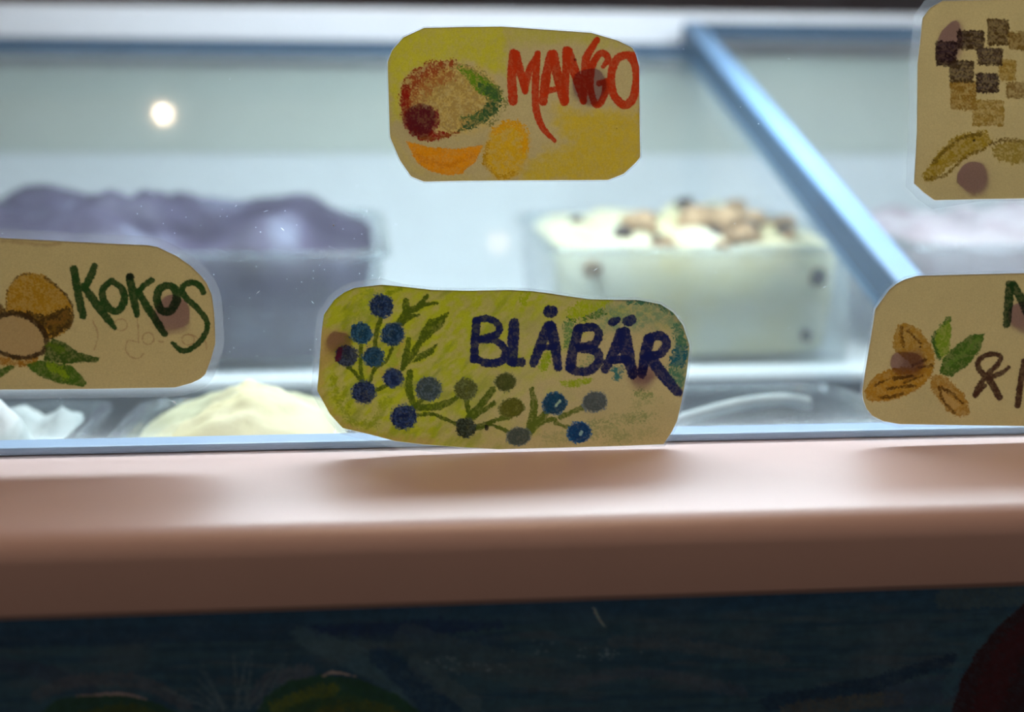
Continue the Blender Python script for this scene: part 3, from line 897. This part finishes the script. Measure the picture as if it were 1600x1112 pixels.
ol_b = TR(480, 430, 3.971, [(460, 57), (600, 70), (780, 90), (1000, 95)]) + TR(780, 430, 3.972, [(60, 90), (200, 97), (320, 112), (420, 128), (560, 148), (720, 151), (860, 152), (1000, 178), (1080, 230), (1140, 310), (1182, 440), (1165, 600), (1132, 780), (1105, 900), (1072, 970), (1020, 1048), (800, 1058), (400, 1070), (0, 1080)]) + TR(480, 430, 3.971, [(960, 1068), (720, 1050), (550, 1030), (400, 990), (220, 948), (140, 860), (62, 715), (75, 560), (90, 340), (105, 240), (170, 150), (230, 105), (290, 78)])
label_sheet('flavour_label', 'green label with drawn blueberries reading BLÅBÄR, standing on the pink ledge', ol_b, draw_blabar, [(530, 533, 20, 17, 0), (1002, 585, 20, 16, 0)], film=(10, 4), seed=21)

# ---- KOKOS
def draw_kokos(s):
    s.frame(0, 360, 4.277)
    D = 'coconut_drawing'
    s.fill([(38, 520), (50, 400), (120, 310), (200, 283), (300, 305), (400, 385), (470, 480), (488, 560), (470, 640), (400, 700), (330, 725), (200, 700), (60, 560)], ink(150, 106, 30), D, edge=2, grain=.3, smooth=True)
    s.fill([(100, 560), (200, 540), (300, 565), (400, 520), (450, 515), (485, 560), (465, 640), (350, 722), (310, 665), (230, 600)], ink(66, 48, 28), D, edge=4, grain=.3)
    s.stroke([(330, 620), (400, 610), (440, 560)], 20, ink(110, 76, 34), D, edge=4, grain=.5)
    s.stroke([(300, 310), (400, 390), (470, 480), (486, 570), (465, 650)], 7, ink(80, 62, 36), D, edge=2, grain=.5)
    s.stroke([(40, 540), (50, 400), (120, 310), (200, 285)], 5, ink(110, 84, 44), D, edge=2, grain=.6)
    s.fill([(-420, 480), (-300, 360), (-120, 380), (0, 480), (40, 540), (-40, 640), (-200, 640), (-380, 600)], ink(90, 64, 30), D, edge=3, grain=.4)
    s.fill([(-160, 700), (-100, 600), (0, 560), (100, 555), (220, 600), (300, 690), (300, 770), (230, 850), (100, 865), (-40, 860), (-140, 800)], ink(156, 124, 78), D, edge=1, grain=.1, smooth=True)
    s.stroke([(-170, 720), (-120, 620), (-20, 578), (80, 552), (180, 575), (265, 640), (312, 720), (295, 800), (210, 845), (100, 848), (0, 815), (-120, 800), (-170, 720)], [15, 16, 18, 19, 19, 18, 17, 16, 15, 14, 13], ink(58, 42, 28), D, edge=1.6, grain=.2)
    s.stroke([(-20, 870), (100, 885), (240, 880)], 22, ink(138, 92, 30), D, edge=4, grain=.5)
    G = 'leaf_drawing'
    s.fill([(350, 720), (430, 750), (520, 810), (600, 835), (665, 850), (650, 882), (560, 880), (430, 892), (290, 870), (310, 790)], ink(54, 72, 24), G, edge=1.2, grain=.25)
    s.fill([(175, 895), (270, 868), (380, 885), (470, 902), (545, 965), (580, 1020), (560, 1045), (400, 1020), (290, 985), (210, 935)], ink(62, 84, 20), G, edge=1.2, grain=.2)
    s.stroke([(330, 900), (400, 940), (440, 970)], 24, ink(112, 124, 18), G, edge=4, grain=.5)
    s.stroke([(330, 760), (420, 800)], 20, ink(78, 92, 26), G, edge=4, grain=.5)
    s.fill([(-60, 960), (0, 925), (60, 903), (102, 908), (50, 950), (0, 985), (-60, 1000)], ink(62, 82, 18), G, edge=1.2, grain=.25)
    pen = ink(146, 112, 70)
    for cx, cy, rx, ry in ((808, 630, 42, 40), (990, 722, 38, 40), (1258, 728, 42, 36)):
        s.ring(cx, cy, rx, ry, 4, pen, None, edge=.8, grain=.3, alpha=.8)
    for pts in ([(915, 560), (922, 650), (926, 745)], [(926, 748), (860, 735), (840, 790), (870, 840), (920, 855), (960, 825)], [(1060, 740), (1090, 745)], [(1340, 710), (1370, 740), (1380, 790)], [(1225, 700), (1290, 700), (1340, 740)], [(620, 600), (655, 700), (630, 800)]):
        s.stroke(pts, 4.5, pen, None, edge=.9, grain=.3, alpha=.75)
    s.stroke([(20, 70), (300, 95), (400, 90)], 10, ink(136, 104, 66), None, soft=3, alpha=.6)
    c = ink(36, 60, 30); L = 'lettering'; kw = dict(edge=1.0, grain=.10)
    for pts, r in (([(495, 258), (518, 400), (555, 570)], [27, 27, 26]), ([(632, 240), (605, 310), (565, 385)], [22, 26, 22]), ([(560, 375), (650, 500), (735, 610), (765, 650)], [24, 30, 24, 16]),
                   ([(740, 340), (690, 390), (690, 460), (735, 525), (790, 535), (830, 470), (815, 390), (745, 335)], [20, 24, 26, 24, 24, 27, 24, 20]),
                   ([(865, 312), (890, 430), (915, 565)], [24, 32, 20]), ([(1015, 332), (960, 370), (925, 410)], 20), ([(925, 410), (990, 520), (1100, 690)], [24, 28, 24]),
                   ([(1110, 365), (1060, 400), (1052, 470), (1080, 535), (1140, 535), (1180, 460), (1165, 385), (1105, 365)], [22, 27, 28, 28, 30, 30, 28, 22]),
                   ([(1358, 412), (1335, 370), (1275, 348), (1220, 378), (1240, 445), (1325, 525), (1382, 610), (1372, 690), (1305, 770), (1222, 805), (1155, 752)], [20, 22, 20, 20, 22, 20, 18, 19, 18, 18, 14])):
        s.stroke(pts, r, c, L, **kw)
    s.blob(870, 308, 26, 24, ink(22, 36, 24), L, edge=1.2)

label_sheet('flavour_label', 'tan label with drawn coconut and green leaves reading KOKOS',
    TR(0, 360, 4.277, [(-420, 60), (-300, 38), (0, 48), (400, 70), (700, 85), (980, 97), (1050, 108), (1180, 170), (1280, 240), (1340, 300), (1380, 350), (1415, 430), (1432, 560), (1440, 750), (1410, 860), (1372, 960), (1340, 990), (1280, 1020), (1170, 1050), (600, 1060), (0, 1065), (-300, 1060), (-420, 1030), (-480, 900), (-500, 500), (-480, 150)]),
    draw_kokos, [(270, 488, 28, 28, 0)], film=(14, 14), seed=35)

# ---- almond label (cut by the right edge of the picture)
def draw_almond(s):
    s.frame(1330, 410, 3.970)
    A = 'almond_drawing'
    s.fill([(320, 375), (410, 410), (480, 490), (515, 590), (500, 690), (430, 685), (330, 590), (262, 530), (268, 450), (290, 390)], ink(148, 106, 40), A, edge=2.5, grain=.3, smooth=True)
    s.fill([(82, 800), (130, 720), (220, 668), (340, 648), (480, 655), (492, 710), (420, 780), (320, 830), (200, 858), (110, 850)], ink(152, 104, 34), A, edge=2.2, grain=.25, smooth=True)
    s.fill([(498, 705), (560, 695), (640, 755), (705, 830), (730, 920), (690, 950), (610, 930), (540, 850), (495, 770)], ink(148, 104, 42), A, edge=2.5, grain=.3, smooth=True)
    dk = ink(92, 60, 28)
    for pts, r in (([(310, 400), (312, 460), (325, 520)], 9), ([(270, 720), (380, 705)], 11), ([(225, 785), (310, 770), (395, 765)], 9), ([(170, 835), (240, 835), (320, 815)], 9), ([(330, 745), (440, 700)], 7), ([(420, 650), (500, 640)], 8), ([(548, 770), (570, 850), (640, 930)], 9), ([(560, 775), (620, 810), (690, 870)], 8), ([(380, 640), (460, 600)], 8), ([(150, 760), (240, 720)], 6), ([(350, 420), (430, 500)], 6)):
        s.stroke(pts, r, dk, A, edge=1.6, grain=.5)
    s.fill([(330, 560), (420, 540), (460, 600), (400, 680), (300, 660)], ink(122, 86, 52), A, soft=6, alpha=.6)
    s.fill([(560, 800), (620, 830), (680, 890), (640, 910), (580, 860)], ink(164, 124, 66), A, edge=2, grain=.3)
    s.blob(428, 524, 9, 6, ink(40, 28, 20), A)
    G = 'leaf_drawing'
    s.fill([(550, 600), (505, 500), (530, 420), (612, 342), (622, 430), (605, 560)], ink(104, 118, 32), G, edge=1.6, grain=.25)
    s.stroke([(520, 430), (510, 490), (545, 590)], 12, ink(56, 82, 34), G, edge=2, grain=.4)
    s.stroke([(605, 350), (560, 390)], 12, ink(66, 90, 34), G, edge=3, grain=.5)
    s.fill([(545, 690), (565, 600), (640, 520), (740, 450), (830, 438), (805, 540), (720, 640), (620, 705)], ink(62, 84, 30), G, edge=1.6, grain=.22)
    s.stroke([(600, 640), (700, 560), (790, 470)], 10, ink(86, 104, 40), G, edge=3, grain=.6)
    L = 'lettering'
    g = ink(34, 54, 30)
    for pts, r in (([(985, 140), (975, 260), (963, 385)], [27, 28, 22]), ([(1005, 138), (1060, 240), (1100, 330)], [26, 28, 26]), ([(1100, 330), (1150, 130)], 25)):
        s.stroke(pts, r, g, L, edge=1.2, grain=.16)
    b = ink(66, 42, 32)
    for pts, r in (([(918, 835), (870, 750), (800, 670), (785, 625), (815, 585), (880, 568), (928, 585), (905, 635), (850, 690), (795, 765), (770, 820)], [22, 22, 18, 17, 16, 16, 16, 16, 18, 18, 18]), ([(978, 650), (930, 685), (860, 715)], [10, 15, 17]), ([(775, 818), (830, 765)], 12), ([(1075, 615), (1050, 750), (1033, 885)], 20)):
        s.stroke(pts, r, b, L, edge=1.0, grain=.14)

label_sheet('flavour_label', 'tan label with drawn almonds, two green leaves and a brown ampersand',
    TR(1330, 410, 3.970, [(1500, 50), (1072, 65), (700, 74), (410, 82), (330, 105), (280, 132), (240, 165), (195, 225), (150, 290), (130, 420), (100, 600), (68, 800), (75, 850), (95, 905), (130, 950), (200, 985), (300, 1003), (600, 1008), (1072, 1015), (1500, 1012), (1600, 960), (1640, 600), (1620, 160)]),
    draw_almond, [(1416, 566, 27, 19, 0), (1594, 492, 20, 22, 0)], film=(4, 3), seed=51)

# ---- chocolate label (top right)
def draw_choc(s):
    s.frame(1400, 0, 3.37)
    C = 'chocolate_drawing'
    def block(x0, y0, x1, y1, c, g=.3):
        s.fill([(x0, y0 + 6), (x0 + 8, y0), (x1 - 6, y0 + 3), (x1, y0 + 10), (x1 - 3, y1 - 8), (x1 - 10, y1), (x0 + 10, y1 - 2), (x0 + 2, y1 - 10)], ink(*c), C, edge=2.0, grain=g)
        for k in range(3):
            yy = y0 + (k + .7) * (y1 - y0) / 3.6
            s.stroke([(x0 + 15, yy), ((x0 + x1) / 2, yy - 8), (x1 - 18, yy + 4)], 5, ink(*[min(255, q + 28) for q in c]), C, edge=2, grain=.7, alpha=.6)
    block(400, 525, 570, 665, (136, 104, 44), .55)
    block(285, 425, 425, 580, (128, 94, 38), .45)
    block(540, 310, 635, 425, (132, 100, 40), .45)
    block(590, 165, 720, 265, (108, 80, 36), .4)
    block(580, 430, 760, 520, (112, 84, 40), .55)
    block(205, 215, 325, 347, (58, 44, 36))
    block(320, 158, 466, 262, (62, 46, 32))
    block(425, 250, 562, 345, (64, 48, 34))
    block(280, 318, 412, 436, (66, 50, 34))
    block(420, 384, 543, 492, (56, 42, 34))
    block(480, 98, 596, 240, (76, 56, 32))
    B = 'roll_drawing'
    s.stroke([(175, 925), (250, 845), (340, 770), (455, 735)], [32, 46, 58, 46], ink(138, 108, 34), B, edge=3.5, grain=.4)
    s.stroke([(200, 850), (320, 740), (450, 705)], 9, ink(104, 80, 32), B, edge=2.5, grain=.5)
    s.stroke([(160, 945), (260, 920), (360, 830), (470, 780)], 8, ink(112, 86, 32), B, edge=2.5, grain=.5)
    s.blob(620, 800, 110, 62, ink(134, 108, 44), B, edge=5, grain=.55)
    s.stroke([(500, 760), (560, 740), (700, 745)], 9, ink(110, 86, 40), B, edge=3, grain=.6)
    s.blob(410, 738, 7, 6, ink(40, 30, 20), B)

label_sheet('flavour_label', 'tan label with drawn brown chocolate squares in the top right corner',
    TR(1400, 0, 3.37, [(1050, -14), (674, -6), (400, 0), (245, 3), (180, 40), (140, 95), (130, 200), (120, 280), (112, 350), (115, 600), (105, 800), (95, 965), (145, 1012), (203, 1055), (450, 1049), (674, 1046), (1050, 1040), (1150, 980), (1180, 500), (1150, 60)]),
    draw_choc, [(1483, 66, 19, 34, 18), (1519, 276, 24, 25, 0)], film=(14, 3), seed=63)

# ------------------------------------------------------------------ painted front panel
YP = yf + .016
zp_top = zb + .002
PAN_ILL = np.array((.19, .13, .105))
def pcol(r, g, b): return lin((r, g * 1.05, b)) / PAN_ILL * 1.75
xs = np.concatenate([np.arange(-2700, -60, 40.), np.arange(-60, 1660, 3.0), np.arange(1660, 6200, 40.)])
ysr = np.concatenate([np.arange(880, 1140, 2.0), np.arange(1140, 1500, 12.0), np.arange(1500, 6200, 150.)])
# the sheet's own units: room X and Z re-expressed in picture-sized units
U0 = at_y(0, 1000, YP); U1 = at_y(1600, 1000, YP)
X, Y = np.meshgrid(xs, ysr, indexing='ij')
ps = Sheet(X, Y, pcol(24, 38, 46), 91)
ps.names = ['painted_panel']
st = fbm(X * .16, Y * 1.6 + X * .05, 14, 7)
ps.wash(pcol(13, 30, 42), sstep(.35, .7, st) * .75)
ps.wash(pcol(36, 42, 48), sstep(.5, .78, fbm(X * .35, Y + X * .03, 38, 17)) * .6)
ps.wash(pcol(42, 42, 46), sstep(.55, .8, fbm(X * .25, Y * 2, 20, 27)) * .4)
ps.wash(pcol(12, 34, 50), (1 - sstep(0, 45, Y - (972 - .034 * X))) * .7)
kw = dict(edge=4, grain=.45, raw=True)
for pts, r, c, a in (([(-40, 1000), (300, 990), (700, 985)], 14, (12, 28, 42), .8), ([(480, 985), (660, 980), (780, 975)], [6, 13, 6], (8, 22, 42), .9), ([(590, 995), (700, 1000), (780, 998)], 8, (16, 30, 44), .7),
                  ([(470, 992), (560, 1030), (640, 1075), (690, 1120)], [14, 20, 22, 22], (40, 52, 58), .55), ([(590, 1025), (650, 1070), (700, 1125)], [14, 22, 24], (9, 26, 42), .85), ([(650, 1035), (700, 1075), (740, 1100)], 14, (44, 50, 54), .5),
                  ([(1200, 1098), (1330, 1078), (1420, 1050), (1490, 1028)], [12, 14, 10, 8], (8, 22, 36), .9), ([(1230, 1112), (1330, 1098), (1400, 1090)], 12, (46, 40, 36), .7), ([(1400, 1090), (1500, 1070)], 22, (24, 32, 46), .6),
                  ([(960, 985), (975, 1005)], 12, (16, 34, 44), .8), ([(0, 1040), (60, 1048), (140, 1075)], 12, (24, 30, 42), .7), ([(60, 1085), (130, 1062), (220, 1066), (290, 1100)], 10, (46, 42, 46), .6),
                  ([(400, 1090), (425, 1060), (480, 1050)], 12, (50, 46, 52), .6), ([(1480, 935), (1560, 930), (1640, 925)], 18, (38, 44, 46), .7), ([(1620, 945), (1520, 1010), (1480, 1080)], 10, (26, 42, 50), .7), ([(640, 1000), (740, 1030), (900, 1060)], 26, (38, 44, 48), .45), ([(960, 1000), (1080, 1010), (1220, 1030)], 10, (44, 44, 48), .45), ([(880, 1070), (1000, 1050), (1160, 1080)], 9, (44, 42, 50), .4)):
    ps.stroke(pts, r, pcol(*c), None, alpha=a, **kw)
for k in range(34):
    rr_ = random.Random(k)
    a = R(-20 + 200 * (k / 33))
    x0, y0 = 375 + rr_.uniform(-25, 25), 1125
    L_ = rr_.uniform(60, 125)
    ps.stroke([(x0 - 30 * math.cos(a), y0 - 20), (x0 - L_ * math.cos(a) * .9, y0 - 30 - L_ * .7 * abs(math.sin(a)))], [3.5, 1.2], pcol(*((50, 54, 58) if k % 2 else (20, 34, 44))), None, edge=2, grain=.6, raw=True, alpha=.5)
for k in range(60):
    rr_ = random.Random(500 + k)
    x0, y0 = rr_.choice(((700, 1035), (765, 1042), (925, 1015), (940, 1022), (860, 1010))) 
    x0 += rr_.gauss(0, 22); y0 += rr_.gauss(0, 6)
    ps.stroke([(x0, y0), (x0 + rr_.uniform(-4, 4), y0 + 1)], 1.0, pcol(70, 72, 76), None, edge=1, grain=.3, raw=True, alpha=.5)
ps.stroke([(928, 950), (934, 963), (944, 978)], 1.2, pcol(84, 96, 102), None, edge=.6, grain=.2, raw=True)
F = 'green_fruit_painting'
ps.frame(0, 0, 1.0)
ps.fill([(58, 1118), (90, 1092), (140, 1084), (190, 1085), (240, 1096), (290, 1120), (320, 1160), (330, 1250), (200, 1330), (60, 1260), (30, 1170)], pcol(15, 32, 24), F, edge=1.5, grain=.2)
ps.stroke([(130, 1118), (200, 1106), (250, 1120)], 7, pcol(32, 36, 16), F, edge=4, grain=.5, raw=True)
ps.stroke([(120, 1087), (190, 1084), (228, 1092)], [.8, 1.8, .8], pcol(96, 72, 70), None, edge=.8, grain=.2, raw=True)
F2 = 'large_green_fruit_painting'
ps.fill([(398, 1118), (415, 1088), (450, 1064), (500, 1054), (560, 1060), (620, 1085), (665, 1118), (700, 1170), (700, 1280), (560, 1370), (420, 1300), (385, 1190)], pcol(14, 34, 24), F2, edge=1.5, grain=.2)
ps.stroke([(430, 1105), (480, 1085), (520, 1078)], 10, pcol(46, 48, 18), F2, edge=5, grain=.5, raw=True)
ps.stroke([(500, 1112), (570, 1102), (620, 1118)], 8, pcol(44, 42, 16), F2, edge=5, grain=.6, raw=True)
ps.stroke([(440, 1120), (520, 1095), (600, 1110)], 12, pcol(28, 38, 18), F2, edge=5, grain=.5, raw=True, alpha=.6)
ps.stroke([(505, 1056), (520, 1050), (555, 1056)], [.8, 2, .8], pcol(100, 78, 72), None, edge=.8, grain=.2, raw=True)
F3 = 'red_fruit_painting'
ps.fill([(1650, 900), (1600, 942), (1560, 978), (1525, 1020), (1500, 1068), (1485, 1118), (1480, 1200), (1520, 1320), (1640, 1420), (1800, 1440), (1950, 1330), (1990, 1150), (1900, 980), (1780, 905)], pcol(23, 7, 10), F3, edge=2, grain=.2)
ps.stroke([(1610, 985), (1570, 1030), (1540, 1110)], 22, pcol(35, 6, 10), F3, edge=8, grain=.4, raw=True, alpha=.7)
# sheet units to the vertical front of the cabinet
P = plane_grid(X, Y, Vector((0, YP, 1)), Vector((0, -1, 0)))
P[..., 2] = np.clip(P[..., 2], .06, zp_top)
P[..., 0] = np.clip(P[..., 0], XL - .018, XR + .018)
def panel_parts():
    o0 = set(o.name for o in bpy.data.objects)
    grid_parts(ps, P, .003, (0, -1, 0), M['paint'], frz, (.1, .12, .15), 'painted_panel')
    new = [o for o in bpy.data.objects if o.name not in o0]
    base = [o for o in new if o.name.startswith('painted_panel')][0]
    for o in new:
        if o is not base:
            o.parent = base
    base['label'] = 'dark blue brush-painted front panel with painted fruit'
panel_parts()
box('kick_plate', ((XL + XR) / 2, .50, .03), (XR - XL, .10, .06), M['black'], frz)
box('panel_backing', ((XL + XR) / 2, YP + .024, .56), (XR - XL, .03, .98), M['black'], frz)

# ------------------------------------------------------------------ dust and scratches on the glass
rnd = random.Random(4)
v, f = [], []
for k in range(190):
    px, py = rnd.uniform(0, 1430), rnd.uniform(10, 680)
    if k % 2: px = rnd.uniform(180, 600); py = rnd.uniform(250, 560)
    l, w = rnd.choice((.6, .8, 1.0, 1.2)), rnd.uniform(.35, .7)
    if rnd.random() < .12: l = rnd.uniform(2.5, 5)
    a = rnd.uniform(0, 3.14)
    if k == 0: px, py, l, w = 521, 352, 2.0, 1.7
    if k == 2: px, py, l, w, a = 272, 628, 4.5, 1.3, .6
    c_, s_ = math.cos(a), math.sin(a)
    b = len(v)
    for dx, dy in ((-l, 0), (0, -w), (l, 0), (0, w)):
        v.append(on_glass(px + dx * c_ - dy * s_, py + dx * s_ + dy * c_, .0002))
    v.append(on_glass(px, py, .0005))
    f += [(b, b + 1, b + 4), (b + 1, b + 2, b + 4), (b + 2, b + 3, b + 4), (b + 3, b, b + 4)]
dust = mesh_obj('dust_specks', v, f, M['dust'], frz)
dust['kind'] = 'stuff'

# ------------------------------------------------------------------ pendant bulbs of the room (they mirror in the glass)
def pendant(px, py, dist, rad, label):
    d = ray(px, py).normalized()
    p = on_glass(px, py)
    rdir = d - 2 * d.dot(G_N) * G_N
    c = p + rdir * dist
    root = empty('pendant_lamp', (c.x, c.y, c.z))
    tag(root, label, 'lamp', 'pendant bulbs of the room')
    lathe('bulb', [(rad * .02, -rad), (rad * .5, -rad * .87), (rad * .87, -rad * .5), (rad, 0), (rad * .87, rad * .5), (rad * .6, rad * .85), (rad * .45, rad * 1.15)], c, M['bulb'], root, 20)
    lathe('socket', [(rad * .48, rad * 1.12), (rad * .55, rad * 1.2), (rad * .55, rad * 2.4), (rad * .2, rad * 2.7)], c, M['black'], root, 16)
    lathe('cord', [(.0025, rad * 2.6), (.0025, 2.80 - c.z)], c, M['black'], root, 8)
pendant(254, 177, 1.0, .0045, 'glowing round bulb mirrored as the bright dot above the kokos label')
pendant(780, 378, 1.6, .0022, 'small glowing bulb mirrored faintly between the mango and blueberry labels')

cl = empty('ceiling_fill_lamp', (.2, .16, 2.80))  # unseen lamp, added to warm the ledge top from above
tag(cl, 'unseen warm ceiling lamp added to light the ledge top', 'lamp')
lathe('fill_lamp_base', [(.02, 0), (.16, -.001), (.165, -.02), (.15, -.03), (.02, -.03)], (.2, .16, 2.80), M['black'], cl)
lathe('fill_lamp_shade', [(.02, -.07), (.09, -.066), (.13, -.05), (.145, -.03), (.02, -.029)], (.2, .16, 2.80), M['ceil_fill'], cl)
